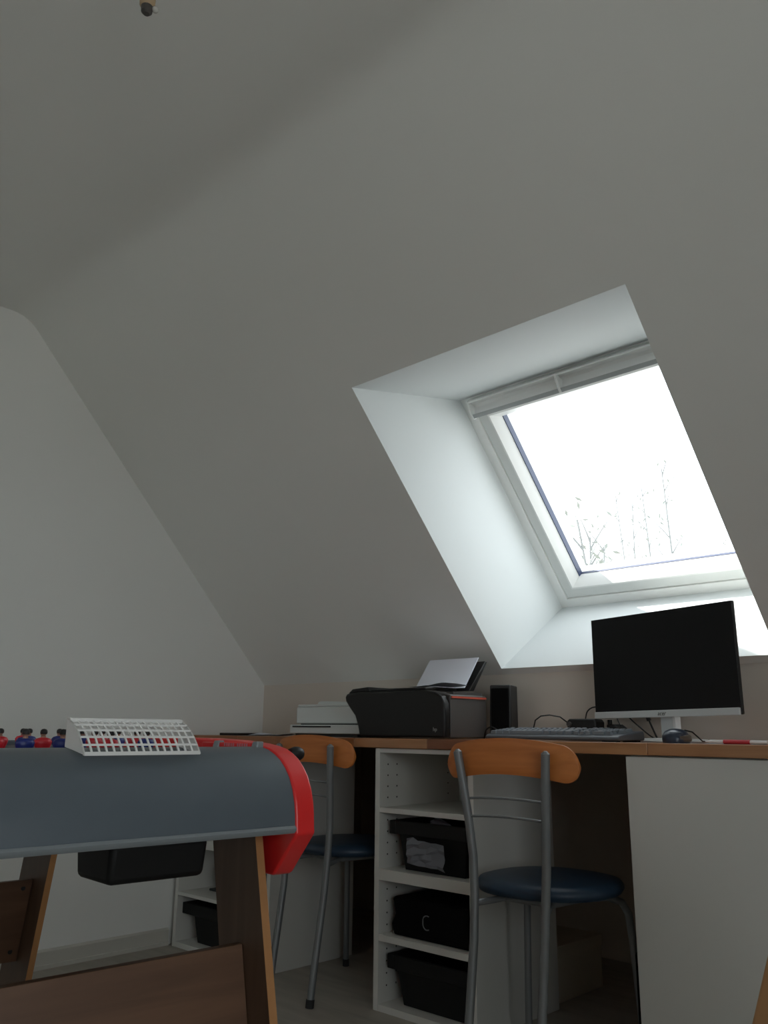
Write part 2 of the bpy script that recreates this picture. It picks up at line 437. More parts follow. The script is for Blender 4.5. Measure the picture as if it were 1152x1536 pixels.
# ------------------------------------------------------------------ shelf cabinets under the worktop
def cabinet(name, label, x0, x1, shelves, holes):
    y0, y1, H, t = 0.009, 0.392, DB - 0.001, 0.0185
    r = thing(name, label, 'cabinet', ((x0 + x1) / 2, (y0 + y1) / 2, 0))
    ox, oy = (x0 + x1) / 2, (y0 + y1) / 2
    B = lambda a, b, c_, d, e, f: MB().box(a - ox, b - ox, c_ - oy, d - oy, e, f)
    obj('side_panel', B(x0, x0 + t, y0, y1, 0, H), white_lam, r, bevel=0.0008)
    obj('side_panel', B(x1 - t, x1, y0, y1, 0, H), white_lam, r, bevel=0.0008)
    obj('top_panel', B(x0 + t, x1 - t, y0 + 0.001, y1 - 0.006, H - 0.013, H), white_lam, r, bevel=0.0008)
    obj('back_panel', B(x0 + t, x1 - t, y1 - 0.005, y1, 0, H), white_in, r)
    obj('bottom_panel', B(x0 + t, x1 - t, y0 + 0.001, y1 - 0.006, 0, 0.018), white_lam, r, bevel=0.0008)
    for za, zb in shelves:
        obj('shelf', B(x0 + t, x1 - t, y0 + 0.001, y1 - 0.006, za, zb), white_lam, r, bevel=0.0008)
    if holes:
        m = MB()
        for yy in (0.045, 0.085, 0.33):
            for z in [0.06 + 0.032 * i for i in range(20)]:
                if any(za - 0.01 < z < zb + 0.01 for za, zb in shelves) or z > 0.69: continue
                m.tube([(x0 + t - 0.002 - ox, yy - oy, z), (x0 + t + 0.0004 - ox, yy - oy, z)], 0.0026, 8)
        h = obj('shelf_pin_holes', m, hole_m, r); h['kind'] = 'stuff'
    return r


cabinet('shelf_cabinet', 'open white shelf cabinet between the two chairs, top compartment empty', 1.0579, 1.4304, [(0.5315, 0.5461), (0.3446, 0.3752), (0.182, 0.1998)], True)
cabinet('shelf_cabinet', 'open white shelf cabinet in the corner, behind the brown table legs', 0.030, 0.5792, [(0.1745, 0.1865), (0.345, 0.375), (0.53, 0.546)], False)
# closed cabinet at the right
r = thing('closed_cabinet', 'white cabinet with a plain closed door under the right end of worktop', 'cabinet', (2.35, 0.2, 0))
obj('body', MB().box(-0.458, 0.45, -0.168, 0.188, 0.0, DB - 0.001), white_lam, r, bevel=0.001)
obj('door', MB().box(-0.4598, 0.45, -0.190, -0.171, 0.001, DB - 0.0035), white_lam, r, bevel=0.0012)


# ------------------------------------------------------------------ storage bins on the shelves
def bin_mb(w, d, h, taper=0.02):
    """open tapered bin as an outline of wall panels, origin at centre of its base"""
    m = MB(); t = 0.004
    a, b = w / 2 - taper, d / 2 - taper * 0.7; A_, B_ = w / 2, d / 2
    lo = [(-a, -b, 0), (a, -b, 0), (a, b, 0), (-a, b, 0)]; hi = [(-A_, -B_, h), (A_, -B_, h), (A_, B_, h), (-A_, B_, h)]
    li = [(x * (1 - t / a), y * (1 - t / b), t) for x, y, z in lo]; hi2 = [(x * (1 - t / A_), y * (1 - t / B_), h) for x, y, z in hi]
    m.add(lo + hi + hi2 + li, [(0, 1, 2, 3)] + [(i, (i + 1) % 4, 4 + (i + 1) % 4, 4 + i) for i in range(4)]
          + [(4 + i, 4 + (i + 1) % 4, 8 + (i + 1) % 4, 8 + i) for i in range(4)] + [(8 + i, 8 + (i + 1) % 4, 12 + (i + 1) % 4, 12 + i) for i in range(4)] + [(12, 13, 14, 15)])
    return m


def rim_mb(w, d, z0, z1, over):
    m = MB(); A_, B_ = w / 2 + over, d / 2 + 0.008
    for a in ((-A_, -w / 2 - 0.001, -B_, B_), (w / 2 + 0.001, A_, -B_, B_), (-w / 2 - 0.001, w / 2 + 0.001, -B_, -d / 2 + 0.001), (-w / 2 - 0.001, w / 2 + 0.001, d / 2 - 0.001, B_)):
        m.box(*a, z0, z1)
    return m


def storage_bin(label, x, y, z, w, d, h, over, rimh=0.038):
    r = thing('storage_bin', label, 'storage bin', (x, y, z))
    obj('tub', bin_mb(w, d, h), black_bin, r, bevel=0.002)
    obj('rim', rim_mb(w, d, h - rimh, h, over), black_bin, r, bevel=0.002)
    return r


CX = 1.2442
storage_bin('black bin full of crumpled grey papers, under the empty compartment', CX + 0.008, 0.19, 0.3754, 0.262, 0.30, 0.135, 0.024)
storage_bin('black bin with a wide rim on the bottom of the shelf cabinet', CX + 0.006, 0.19, 0.0182, 0.270, 0.30, 0.130, 0.024)
storage_bin('black bin in the lowest compartment of the corner cabinet', 0.305, 0.19, 0.0182, 0.40, 0.30, 0.13, 0.055)
# fabric box with ring pull
r = thing('fabric_box', 'black fabric box with a metal ring pull, below the bin of papers', 'storage box', (CX + 0.008, 0.19, 0.2002))
m = MB()
prof = [(0.140, 0.0), (0.144, 0.03), (0.137, 0.055), (0.142, 0.095), (0.138, 0.104)]
for rr, z in prof:
    m.v += [(-rr, -0.155 * rr / 0.14, z), (rr, -0.155 * rr / 0.14, z), (rr, 0.155 * rr / 0.14, z), (-rr, 0.155 * rr / 0.14, z)]
for i in range(len(prof) - 1):
    for k in range(4):
        m.f.append([i * 4 + k, i * 4 + (k + 1) % 4, i * 4 + 4 + (k + 1) % 4, i * 4 + 4 + k]); m.mi.append(0)
m.f += [[3, 2, 1, 0], [16, 17, 18, 19]]; m.mi += [0, 0]
obj('box_body', m, black_fab, r, bevel=0.006)
m = MB()
ringp = [(0.018 * cos(t) + 0.0, -0.166 - 0.004 * abs(sin(t)), 0.052 + 0.018 * sin(t)) for t in [pi * 0.38 + pi * 1.24 * i / 20 for i in range(21)]]
m.tube(ringp, 0.0016, 6)
obj('ring_pull', m, chrome, r)
# papers bulging from the top bin
def crumple(seed, w, h, amp):
    rnd = random.Random(seed); m = MB(); n = 7
    vs_ = []
    for j in range(n):
        for i in range(n):
            vs_.append(((i / (n - 1) - 0.5) * w + rnd.uniform(-1, 1) * amp * 0.6, rnd.uniform(-1, 1) * amp, (j / (n - 1)) * h + rnd.uniform(-1, 1) * amp * 0.5))
    fs_ = []
    for j in range(n - 1):
        for i in range(n - 1):
            a = j * n + i
            fs_ += [(a, a + 1, a + n + 1), (a, a + n + 1, a + n)]
    return m.add(vs_, fs_)


for k, (px, py, pz, pw, ph, rx, ry, lb) in enumerate((
        (1.245, 0.018, 0.395, 0.135, 0.070, 0.06, 0.10, 'crumpled grey paper hanging over the front of upper black bin'),
        (1.255, 0.085, 0.475, 0.11, 0.040, -0.5, 0.45, 'folded grey paper sticking up out of the upper black bin'))):
    o = obj('crumpled_paper', crumple(k, pw, ph, 0.006), paper_dim, smooth=20, loc=(px, py, pz), rot=(rx, ry, 0.06))
    tag(o, lb, 'paper')
# items in the corner cabinet
m = MB()
for i in range(9):
    a = 1.0 - 0.05 * abs(i - 4)
    m.v += [(0.09 * a * cos(t) * (1 + 0.05 * sin(5 * t + i)), 0.11 * a * sin(t), 0.012 * i + 0.004 * sin(3 * t)) for t in [2 * pi * q / 20 for q in range(20)]]
for i in range(8):
    for k in range(20):
        m.f.append([i * 20 + k, i * 20 + (k + 1) % 20, i * 20 + 20 + (k + 1) % 20, i * 20 + 20 + k]); m.mi.append(0)
m.f += [list(range(19, -1, -1)), list(range(160, 180))]; m.mi += [0, 0]
tag(obj('folded_cloth', m, bag_grey, smooth=60, loc=(0.19, 0.20, 0.200)), 'pale grey folded cloth on the middle shelf of corner cabinet', 'cloth')
o = obj('shelf_tray', MB().box(-0.075, 0.075, -0.10, 0.10, 0, 0.008), slot_dark, bevel=0.002, loc=(0.19, 0.20, 0.1868)); tag(o, 'flat dark tray under the folded cloth in corner cabinet', 'tray')
z = 0.1868
for nm, mt, hh, lb in (('book', book_grey, 0.014, 'grey book at bottom of the small pile in corner cabinet'), ('book', book_green, 0.030, 'dark green book in the pile inside corner cabinet'),
                       ('book', book_blue, 0.016, 'dark blue book on the green one in corner cabinet'), ('book', book_grey, 0.022, 'grey book on top of the pile in corner cabinet')):
    b_ = thing(nm, lb, 'book', (0.455, 0.16, z), 0, 'books in the corner cabinet')
    obj('pages', MB().box(-0.072, 0.070, -0.098, 0.096, 0.002, hh - 0.0025), paper_m, b_)
    obj('cover', MB().box(-0.075, 0.072, -0.10, 0.099, 0, 0.002).box(-0.075, 0.072, -0.10, 0.099, hh - 0.0025, hh - 0.0003).box(-0.075, -0.072, -0.10, 0.099, 0.002, hh - 0.0025).box(-0.075, 0.072, -0.10, -0.0985, 0.002, hh - 0.0025), mt, b_)
    z += hh
# things in the knee space
r = thing('storage_carton', 'dull grey-brown carton standing in the dark knee space under the desk', 'box', (1.305, 0.56, 0))
obj('carton_body', MB().box(-0.097, 0.097, -0.125, 0.125, 0, 0.14), carton_m, r, bevel=0.002)
obj('carton_lid', MB().box(-0.100, 0.100, -0.128, 0.128, 0.118, 0.152), carton_m, r, bevel=0.002)
r = thing('flat_case', 'slim black case standing on edge against the closed white cabinet', 'case', (1.868, 0.19, 0))
obj('shell', MB().box(-0.018, 0.018, -0.12, 0.12, 0, 0.27), black_fab, r, bevel=0.006)
obj('handle', MB().tube([(0, -0.04, 0.268), (0, -0.035, 0.285), (0, 0.035, 0.285), (0, 0.04, 0.268)], 0.004, 8), black_pl, r)


# ------------------------------------------------------------------ chairs
def make_chair(label):
    r = thing('cafe_chair', label, 'chair', (0, 0, 0))
    zt = 0.425; R = 0.172
    m = MB(); n = 40
    prof = [(0.02, zt - 0.034), (0.86, zt - 0.034), (0.955, zt - 0.031), (0.995, zt - 0.021), (0.995, zt - 0.014), (0.95, zt - 0.004), (0.85, zt), (0.5, zt + 0.002), (0.02, zt + 0.003)]
    vs_ = []
    for s_, z_ in prof:
        for k in range(n):
            a = 2 * pi * k / n; e = 0.86
            vs_.append((R * s_ * math.copysign(abs(cos(a)) ** e, cos(a)), R * s_ * math.copysign(abs(sin(a)) ** e, sin(a)), z_))
    q = len(prof)
    m.add(vs_, [(i * n + k, i * n + (k + 1) % n, i * n + n + (k + 1) % n, i * n + n + k) for i in range(q - 1) for k in range(n)] + [tuple(range(n - 1, -1, -1)), tuple(range((q - 1) * n, q * n))])
    obj('seat', m, navy, r, smooth=50)
    # back rest: arched wooden panel, ends curving forwards
    m = MB(); nx, nz, th = 48, 8, 0.006
    fr_, bk = [], []
    for i in range(nx + 1):
        t = sin(pi / 2 * (-1 + 2 * i / nx))
        zc_ = 0.7110 - 0.022 * t * t; q_ = max(0.0, (abs(t) - 0.80) / 0.20); h = max(0.0415 * sqrt(max(0.0, 1 - q_ * q_)), 0.0006); y = -0.194 + 0.030 * t * t
        for j in range(nz + 1):
            u_ = -1 + 2 * j / nz
            tk = th * (1 - 0.45 * max(abs(u_) ** 8, 0))
            fr_.append((0.182 * t, y + tk, zc_ + h * u_)); bk.append((0.182 * t, y - tk, zc_ + h * u_))
    na = len(fr_); fs_ = []
    for i in range(nx):
        for j in range(nz):
            a = i * (nz + 1) + j; b = a + nz + 1
            fs_ += [(a, b, b + 1, a + 1), (na + a, na + a + 1, na + b + 1, na + b)]
    for i in range(nx):
        a = i * (nz + 1); b = a + nz + 1
        fs_ += [(a, na + a, na + b, b), (a + nz, b + nz, na + b + nz, na + a + nz)]
    for j in range(nz):
        a = j; b = nx * (nz + 1) + j
        fs_ += [(a, a + 1, na + a + 1, na + a), (b, na + b, na + b + 1, b + 1)]
    m.add(fr_ + bk, fs_)
    obj('backrest', m, chair_wood, r, smooth=45)
    for s_ in (-1, 1):
        path = []
        for z_, x_, y_ in ((0.012, 0.092, -0.238), (0.10, 0.092, -0.226), (0.20, 0.0925, -0.210), (0.30, 0.093, -0.195), (0.40, 0.095, -0.186), (0.48, 0.099, -0.184), (0.56, 0.105, -0.191), (0.64, 0.113, -0.201), (0.719, 0.122, -0.211)):
            path.append((s_ * x_, y_, z_))
        p = obj('rear_leg', MB().tube(path + [(s_ * 0.1228, -0.2118, 0.725)], [0.0105] * 9 + [0.004], 12), chrome, r)
        obj('foot_cap', MB().tube([(s_ * 0.092, -0.2397, 0.0), (s_ * 0.092, -0.2372, 0.022)], 0.0122, 12), rubber, p)
        obj('seat_bracket', MB().tube([(s_ * 0.096, -0.186, 0.376), (s_ * 0.062, -0.105, 0.3815)], 0.0075, 10), chrome, r)
        path = [(s_ * 0.062, -0.105, 0.3815), (s_ * 0.078, 0.01, 0.3815), (s_ * 0.110, 0.085, 0.379), (s_ * 0.132, 0.114, 0.366), (s_ * 0.142, 0.127, 0.340), (s_ * 0.147, 0.132, 0.28), (s_ * 0.160, 0.145, 0.012)]
        p = obj('front_leg', MB().tube(path, 0.0092, 12), chrome, r)
        obj('foot_cap', MB().tube([(s_ * 0.1605, 0.1455, 0.0), (s_ * 0.1595, 0.1445, 0.022)], 0.0108, 12), rubber, p)
    for z_, w_ in ((0.610, 0.110), (0.569, 0.1065)):
        path = [(w_ * t, -0.194 + 0.012 * t * t - 0.008, z_ + 0.006 * (1 - t * t)) for t in [-1 + 2 * i / 14 for i in range(15)]]
        obj('back_rod', MB().tube(path, 0.0030, 8), chrome, r)
    obj('seat_support', MB().tube([(-0.062, -0.105, 0.3815), (0.062, -0.105, 0.3815)], 0.008, 10), chrome, r)
    return r


ch = make_chair('metal chair with wooden back and navy round seat, beside the shelf cabinet under the keyboard')
ch.location = (1.676, -0.008, 0); ch.rotation_euler = (0, 0, radians(3.5)); ch['group'] = 'chairs at the worktop'
dup(ch, (0.83, 0.13, 0), 0, 'metal chair with wooden back and navy seat, partly behind the football table')

# ------------------------------------------------------------------ things on the worktop
# black printer
px0, px1 = 0.93, 1.30
pr_ = thing('inkjet_printer', 'black inkjet printer with orange-red side stripe and raised paper at the back', 'printer', (1.11, 0.14, DT))
ox, oy = 1.11, 0.14
def loc_(m):
    m.v = [(x - ox, y - oy, z - DT) for x, y, z in m.v]; return m
bodyp = [(0.948, DT + 0.004), (0.940, 0.780), (0.926, 0.812), (0.900, 0.838), (0.882, 0.858), (0.878, 0.872), (0.886, 0.882), (0.930, 0.887), (1.225, 0.886), (1.262, 0.880), (1.286, 0.868), (1.298, 0.845), (1.300, 0.80), (1.298, DT + 0.004)]
obj('body', loc_(MB().prism(bodyp[:9] + [(1.298, 0.872), (1.300, 0.80), (1.299, DT + 0.004)], XZY, 0.076, 0.25)), dark_grey, pr_, bevel=0.003)
obj('front_shell', loc_(MB().prism(bodyp, XZY, 0.046, 0.0755)), printer_black, pr_, bevel=0.008, seg=3)
obj('side_stripe', loc_(MB().prism([(0.080, 0.8625), (0.080, 0.8680), (0.248, 0.8680), (0.248, 0.8625)], lambda p, q, t: (t, p, q), 1.2978, 1.3015)), red_stripe, pr_)
obj('lid', loc_(MB().prism([(0.06, 0.8872), (0.06, 0.8945), (0.10, 0.898), (0.208, 0.898), (0.212, 0.8872)], YZX, 0.985, 1.215)), printer_black, pr_, bevel=0.002)
m = loc_(MB().prism([(0.885, 0.8835), (0.905, 0.897), (0.975, 0.902), (0.982, 0.888), (0.93, 0.8875)], XZY, 0.055, 0.21))
obj('control_panel', m, printer_black, pr_, bevel=0.002)
obj('button', loc_(MB().box(0.915, 0.955, 0.09, 0.13, 0.899, 0.903)), logo_light, pr_, bevel=0.001)
obj('tray_support', loc_(MB().prism([(0.225, 0.89), (0.25, 0.89), (0.322, 0.985), (0.312, 0.987)], YZX, 1.022, 1.252)), printer_black, pr_, bevel=0.002)
m = loc_(MB().prism([(1.262, 0.872), (1.266, 0.882), (1.29, 0.882), (1.29, 0.872)], XZY, 0.10, 0.24)); obj('lid_hinge', m, dark_grey, pr_)
t = text('maker_logo', 'hp', 0.016, logo_light, pr_, Matrix.Translation((1.264 - ox, 0.0454 - oy, 0.772 - DT)) @ Matrix.Rotation(pi / 2, 4, 'X'))
# paper in the rear tray and loose sheets on the lid
for k in range(5):
    off = 0.0012 * k
    sh = MB().prism([(0.2215 - off, 0.8985), (0.2209 - off, 0.8992), (0.2955 - off, 0.9985 - 0.0008 * k), (0.2961 - off, 0.9978 - 0.0008 * k)], YZX, 1.033 + 0.001 * (k % 2), 1.238 + 0.001 * (k % 3))
    o = obj('paper_sheet', sh, paper_m, smooth=0)
    tag(o, 'white paper sheet standing in the rear tray of the black printer', 'paper', 'sheets in the printer tray')
def curled(w, d, amp, ph):
    m = MB(); n = 12; vs_ = []
    for j in range(n + 1):
        for i in range(n + 1):
            a, b = i / n - 0.5, j / n - 0.5
            vs_.append((a * w, b * d, amp * (1 + sin(5 * a + ph) * cos(3 * b + ph * 2)) * (0.4 + 1.2 * abs(a))))
    return m.add(vs_, [(j * (n + 1) + i, j * (n + 1) + i + 1, (j + 1) * (n + 1) + i + 1, (j + 1) * (n + 1) + i) for j in range(n) for i in range(n)])
o = obj('loose_sheet', curled(0.15, 0.10, 0.008, 0.4), paper_m, loc=(1.185, 0.155, 0.8995), rot=(0, 0.0, 0.10)); tag(o, 'curled white sheet lying on the lid of black printer', 'paper')
# white printer
wp = thing('flat_printer', 'low white printer with a dark slot, left of the black printer', 'printer', (0.66, 0.26, DT))
ox, oy = 0.66, 0.26
obj('base', loc_(MB().box(0.482, 0.842, 0.152, 0.385, DT + 0.010, 0.785)), printer_white, wp, bevel=0.003)
obj('foot', loc_(MB().box(0.50, 0.82, 0.165, 0.375, DT, DT + 0.011)), slot_dark, wp)
obj('upper_body', loc_(MB().box(0.478, 0.848, 0.185, 0.385, 0.7895, 0.848)), printer_white, wp, bevel=0.004)
obj('paper_slot', loc_(MB().box(0.50, 0.838, 0.189, 0.37, 0.7845, 0.790)), slot_dark, wp)
obj('lid', loc_(MB().box(0.481, 0.846, 0.188, 0.384, 0.8485, 0.857)), printer_white, wp, bevel=0.003)
obj('output_flap', loc_(MB().box(0.50, 0.70, 0.148, 0.153, 0.776, 0.7815)), slot_dark, wp, bevel=0.001)
obj('lid_grip', loc_(MB().prism([(0.575, 0.857), (0.583, 0.866), (0.60, 0.868), (0.84, 0.860), (0.84, 0.857)], XZY, 0.20, 0.33)), printer_white, wp)
# papers and a dark folder at the far left
o = obj('loose_sheet', curled(0.15, 0.10, 0.005, 1.2), paper_m, loc=(0.385, 0.15, DT + 0.0005), rot=(0, 0, 0.1)); tag(o, 'curled sheet of paper on the worktop left of white printer', 'paper')
o = obj('notebook', MB().box(-0.055, 0.055, -0.075, 0.075, 0, 0.009), black_pl, bevel=0.002, loc=(0.215, 0.15, DT + 0.0002), rot=(0, 0, 0.08)); tag(o, 'thin black notebook lying at the left end of worktop', 'notebook')
# speaker
sp = thing('speaker', 'small black upright speaker between the printer and the keyboard', 'speaker', (1.325, 0.305, DT), radians(20))
spf = [(-0.034, -0.045), (0.034, -0.045), (0.032, 0.045), (-0.032, 0.045)]
m = MB(); m.add([(x * 1.02, y * 1.02, 0) for x, y in spf] + [(x * 0.97, y * 0.97 + 0.006, 0.163) for x, y in spf], [(3, 2, 1, 0), (4, 5, 6, 7)] + [(i, (i + 1) % 4, 4 + (i + 1) % 4, 4 + i) for i in range(4)])
obj('cabinet', m, black_pl, sp, bevel=0.004)
obj('grille', MB().box(-0.028, 0.028, -0.0480, -0.042, 0.012, 0.152, Matrix.Rotation(-0.037, 4, 'X')), black_fab, sp, bevel=0.004)
# keyboard
kb = thing('keyboard', 'dark grey computer keyboard at the front edge of the worktop', 'keyboard', (1.650, 0.112, DT), radians(-2.0))
kp = [(-0.062, 0.003), (-0.064, 0.010), (-0.055, 0.016), (0.058, 0.027), (0.063, 0.024), (0.063, 0.004)]
obj('case', MB().prism(kp, YZX, -0.210, 0.210), kb_body, kb, bevel=0.003)
obj('foot', MB().box(-0.20, -0.16, -0.06, -0.04, 0, 0.004).box(0.16, 0.20, -0.06, -0.04, 0, 0.004).box(-0.20, -0.16, 0.04, 0.058, 0, 0.006).box(0.16, 0.20, 0.04, 0.058, 0, 0.006), rubber, kb)
keym = {}
def key(wu):
    k = round(wu, 3)
    if k not in keym:
        a = wu / 2 - 0.0010; b = 0.0070
        m = MB().add([(-a, -b, 0), (a, -b, 0), (a, b, 0), (-a, b, 0), (-a + 0.0022, -b + 0.002, 0.0085), (a - 0.0022, -b + 0.002, 0.0085), (a - 0.0022, b - 0.0032, 0.0090), (-a + 0.0022, b - 0.0032, 0.0090)],
                     [(3, 2, 1, 0), (4, 5, 6, 7)] + [(i, (i + 1) % 4, 4 + (i + 1) % 4, 4 + i) for i in range(4)])
        o = obj('key', m, kb_key, kb, smooth=20); keym[k] = o.data
        return o
    o = bpy.data.objects.new('key', keym[k]); COL.objects.link(o); o.parent = kb
    return o
U_ = 0.01775
lay = [([1.25, 1.25, 1.25, 6.25, 1.25, 1.25, 1.25, 1.25], [1, 1, 1], [2, 1]), ([1.25] + [1] * 11 + [2.75], [0, 1, 0], [1, 1, 1]), ([1.75] + [1] * 11 + [2.25], [], [1, 1, 1, 1]),
       ([1.5] + [1] * 12 + [1.5], [1, 1, 1], [1, 1, 1]), ([1] * 13 + [2], [1, 1, 1], [1, 1, 1, 1]), ([1, 0.6] + [1] * 4 + [0.4] + [1] * 4 + [0.4] + [1] * 4, [1, 1, 1], [])]
for ri, (a_, b_, c_) in enumerate(lay):
    y = -0.044 + ri * 0.0164 + (0.005 if ri == 5 else 0)
    z = 0.0165 + (y + 0.055) / 0.113 * 0.011
    for blk, xs_ in ((a_, -0.2015), (b_, -0.2015 + 15.3 * U_), (c_, -0.2015 + 18.6 * U_)):
        x = xs_
        for wu in blk:
            if wu not in (0, 0.6, 0.4):
                o = key(wu * U_); o.location = (x + wu * U_ / 2, y, z); o.rotation_euler = (0.097, 0, 0)
            x += (wu if wu else 1) * U_
# monitor
mo = thing('monitor', 'black flat computer monitor with a silver lower edge and silver foot', 'monitor', (1.860, 0.287, DT), radians(-11.5))
mw, z0, z1 = 0.2330, 0.064, 0.349
tilt = Matrix.Translation((0, 0, z0)) @ Matrix.Rotation(radians(-0.8), 4, 'Y') @ Matrix.Rotation(radians(-1.0), 4, 'X') @ Matrix.Translation((0, 0, -z0))
def tl(m):
    m.v = [tuple(tilt @ Vector(v)) for v in m.v]; return m
obj('housing', tl(MB().box(-mw, mw, -0.002, 0.010, z0 + 0.002, z1)), black_pl, mo, bevel=0.003)
obj('rear_cover', tl(MB().box(-mw * 0.7, mw * 0.7, 0.0105, 0.030, z0 + 0.03, z1 - 0.08)), black_pl, mo, bevel=0.006)
obj('screen', tl(MB().box(-mw + 0.001, mw - 0.001, -0.005, -0.0015, z0 + 0.018, z1 - 0.001)), black_gloss, mo, bevel=0.0008)
obj('lower_bezel', tl(MB().box(-mw, mw - 0.003, -0.0085, -0.0015, z0, z0 + 0.0185)), silver, mo, bevel=0.0015)
text('maker_logo', 'acer', 0.0155, logo_dark, mo, tilt @ Matrix.Translation((0.0, -0.0087, z0 + 0.0095)) @ Matrix.Rotation(pi / 2, 4, 'X'), shear=0.2)
obj('neck', MB().box(-0.0225, 0.0165, 0.014, 0.030, 0.008, 0.10), silver, mo, bevel=0.002)
obj('neck_edge', MB().box(0.0168, 0.0265, 0.012, 0.034, 0.008, 0.10), base_white, mo, bevel=0.001)
m = MB().lathe([(0.001, 0.0), (0.117, 0.0), (0.1185, 0.003), (0.115, 0.0075), (0.05, 0.0105), (0.001, 0.011)], 48, (0.020, -0.008, 0), 0.88, 0.66)
obj('base', m, base_white, mo, smooth=40)
# mouse
ms_ = thing('mouse', 'dark blue computer mouse in front of the monitor foot', 'mouse', (1.990, 0.075, DT), radians(20))
m = MB(); n = 20
prof = [(1.0, 0.0), (1.04, 0.008), (1.0, 0.018), (0.80, 0.0275), (0.45, 0.0325), (0.03, 0.034)]
m.lathe([(s_, z_) for s_, z_ in prof], n, (0, 0, 0), 0.031, 0.052)
obj('shell', m, mouse_m, ms_, smooth=60)
obj('painted_reflection', MB().lathe([(1.0, 0.004), (1.055, 0.009), (1.03, 0.016), (0.9, 0.020)], 20, (0.0035, 0, 0), 0.0305, 0.048), mouse_reflect, ms_, smooth=60)  # band carrying the painted brown reflection
obj('cord', MB().tube([(0, 0.048, 0.016), (0.004, 0.065, 0.022), (0.014, 0.085, 0.030), (0.03, 0.10, 0.026), (0.05, 0.13, 0.004), (0.06, 0.17, 0.003)], 0.0018, 8), black_pl, ms_)
# power bricks and cables
pb = thing('power_brick', 'black power brick with a cable loop, behind the keyboard', 'adapter', (1.590, 0.340, DT), 0.05)
obj('housing', MB().prism([(-0.046, 0), (0.046, 0), (0.047, 0.052), (0.040, 0.061), (-0.038, 0.061), (-0.046, 0.055)], XZY, -0.028, 0.028), black_pl, pb, bevel=0.004)
obj('cable', MB().tube([(-0.040, -0.027, 0.048), (-0.052, -0.055, 0.066), (-0.075, -0.075, 0.071), (-0.098, -0.085, 0.068), (-0.114, -0.09, 0.056), (-0.120, -0.09, 0.036), (-0.121, -0.088, 0.003)], 0.0021, 8), black_pl, pb)
obj('plug', MB().tube([(-0.036, -0.026, 0.046), (-0.036, -0.036, 0.046)], 0.007, 10), dark_grey, pb)
pb = thing('power_adapter', 'small wedge-shaped black adapter right of the power brick', 'adapter', (1.700, 0.345, DT), -0.2)
obj('housing', MB().prism([(-0.042, 0.0), (0.046, 0.0), (0.046, 0.012), (-0.010, 0.046), (-0.032, 0.046)], XZY, -0.022, 0.022), black_pl, pb, bevel=0.003)
obj('cable', MB().tube([(0.0, 0.0, 0.042), (-0.012, 0.004, 0.056), (-0.022, 0.010, 0.068)], 0.0016, 8), black_pl, pb)
def cable(label, pts, r=0.002, plug=None):
    base = Vector(pts[0]); c_ = thing('cable', label, 'cable', tuple(base), 0, 'cables behind the keyboard')
    # smooth the path
    P = [Vector(p) - base for p in pts]; out = []
    for i in range(len(P) - 1):
        a, b, c2, d = P[max(i - 1, 0)], P[i], P[i + 1], P[min(i + 2, len(P) - 1)]
        for k in range(6):
            t = k / 6
            out.append(0.5 * ((2 * b) + (c2 - a) * t + (2 * a - 5 * b + 4 * c2 - d) * t * t + (3 * b - a - 3 * c2 + d) * t ** 3))
    out.append(P[-1])
    obj('cord', MB().tube(out, r, 8), black_pl, c_)
    if plug:
        obj('plug', MB().tube([P[-1], P[-1] + Vector(plug)], 0.0065, 10), black_pl, c_)
    return c_
cable('thin black cable curving from the power brick up to the monitor', [(1.588, 0.345, DT + 0.0612), (1.592, 0.350, DT + 0.082), (1.61, 0.352, DT + 0.094), (1.64, 0.352, DT + 0.094), (1.69, 0.350, DT + 0.09)])
cable('black cable slanting down behind the keyboard from adapter', [(1.700, 0.375, DT + 0.075), (1.735, 0.375, DT + 0.045), (1.775, 0.372, DT + 0.015), (1.80, 0.37, DT + 0.003)], 0.0022)
cable('black display cable with a plug, hanging left of monitor foot', [(1.808, 0.350, DT + 0.003), (1.796, 0.350, DT + 0.030), (1.785, 0.350, DT + 0.056)], 0.0026, (-0.004, 0.0, 0.012))
cable('short black cable with a plug hanging beside the power brick', [(1.645, 0.385, DT + 0.004), (1.646, 0.385, DT + 0.022), (1.644, 0.385, DT + 0.045)], 0.0032, (0, 0, 0.014))
cable('black cable coiled at the foot of the small speaker', [(1.30, 0.235, DT + 0.003), (1.322, 0.215, DT + 0.026), (1.345, 0.21, DT + 0.036), (1.365, 0.212, DT + 0.028), (1.385, 0.218, DT + 0.012), (1.40, 0.225, DT + 0.003)])
# pens
def pen(label, x, y, a, mt):
    r = thing('pen', label, 'pen', (x, y, DT + 0.0052), a, 'pens at the right end of the worktop')
    obj('barrel', MB().tube([(-0.062, 0, 0), (-0.022, 0, 0)], 0.0042, 10).tube([(0.028, 0, 0), (0.068, 0, 0)], 0.0042, 10).tube([(-0.074, 0, 0), (-0.062, 0, 0)], [0.0012, 0.0040], 10), pen_clear, r)
    obj('grip', MB().tube([(-0.030, 0, 0), (0.030, 0, 0)], 0.0050, 10), mt, r)
pen('clear pen with a red grip lying right of the mouse', 2.150, 0.035, radians(-3), pen_red)
pen('clear pen with a pink grip at the right edge beyond red pen', 2.268, 0.045, radians(2), pen_pink)
o = obj('loose_sheet', curled(0.21, 0.12, 0.0008, 0.2), paper_m, loc=(2.16, 0.10, DT + 0.0003), rot=(0, 0, 0.05)); tag(o, 'flat white sheet lying under the pens', 'paper')

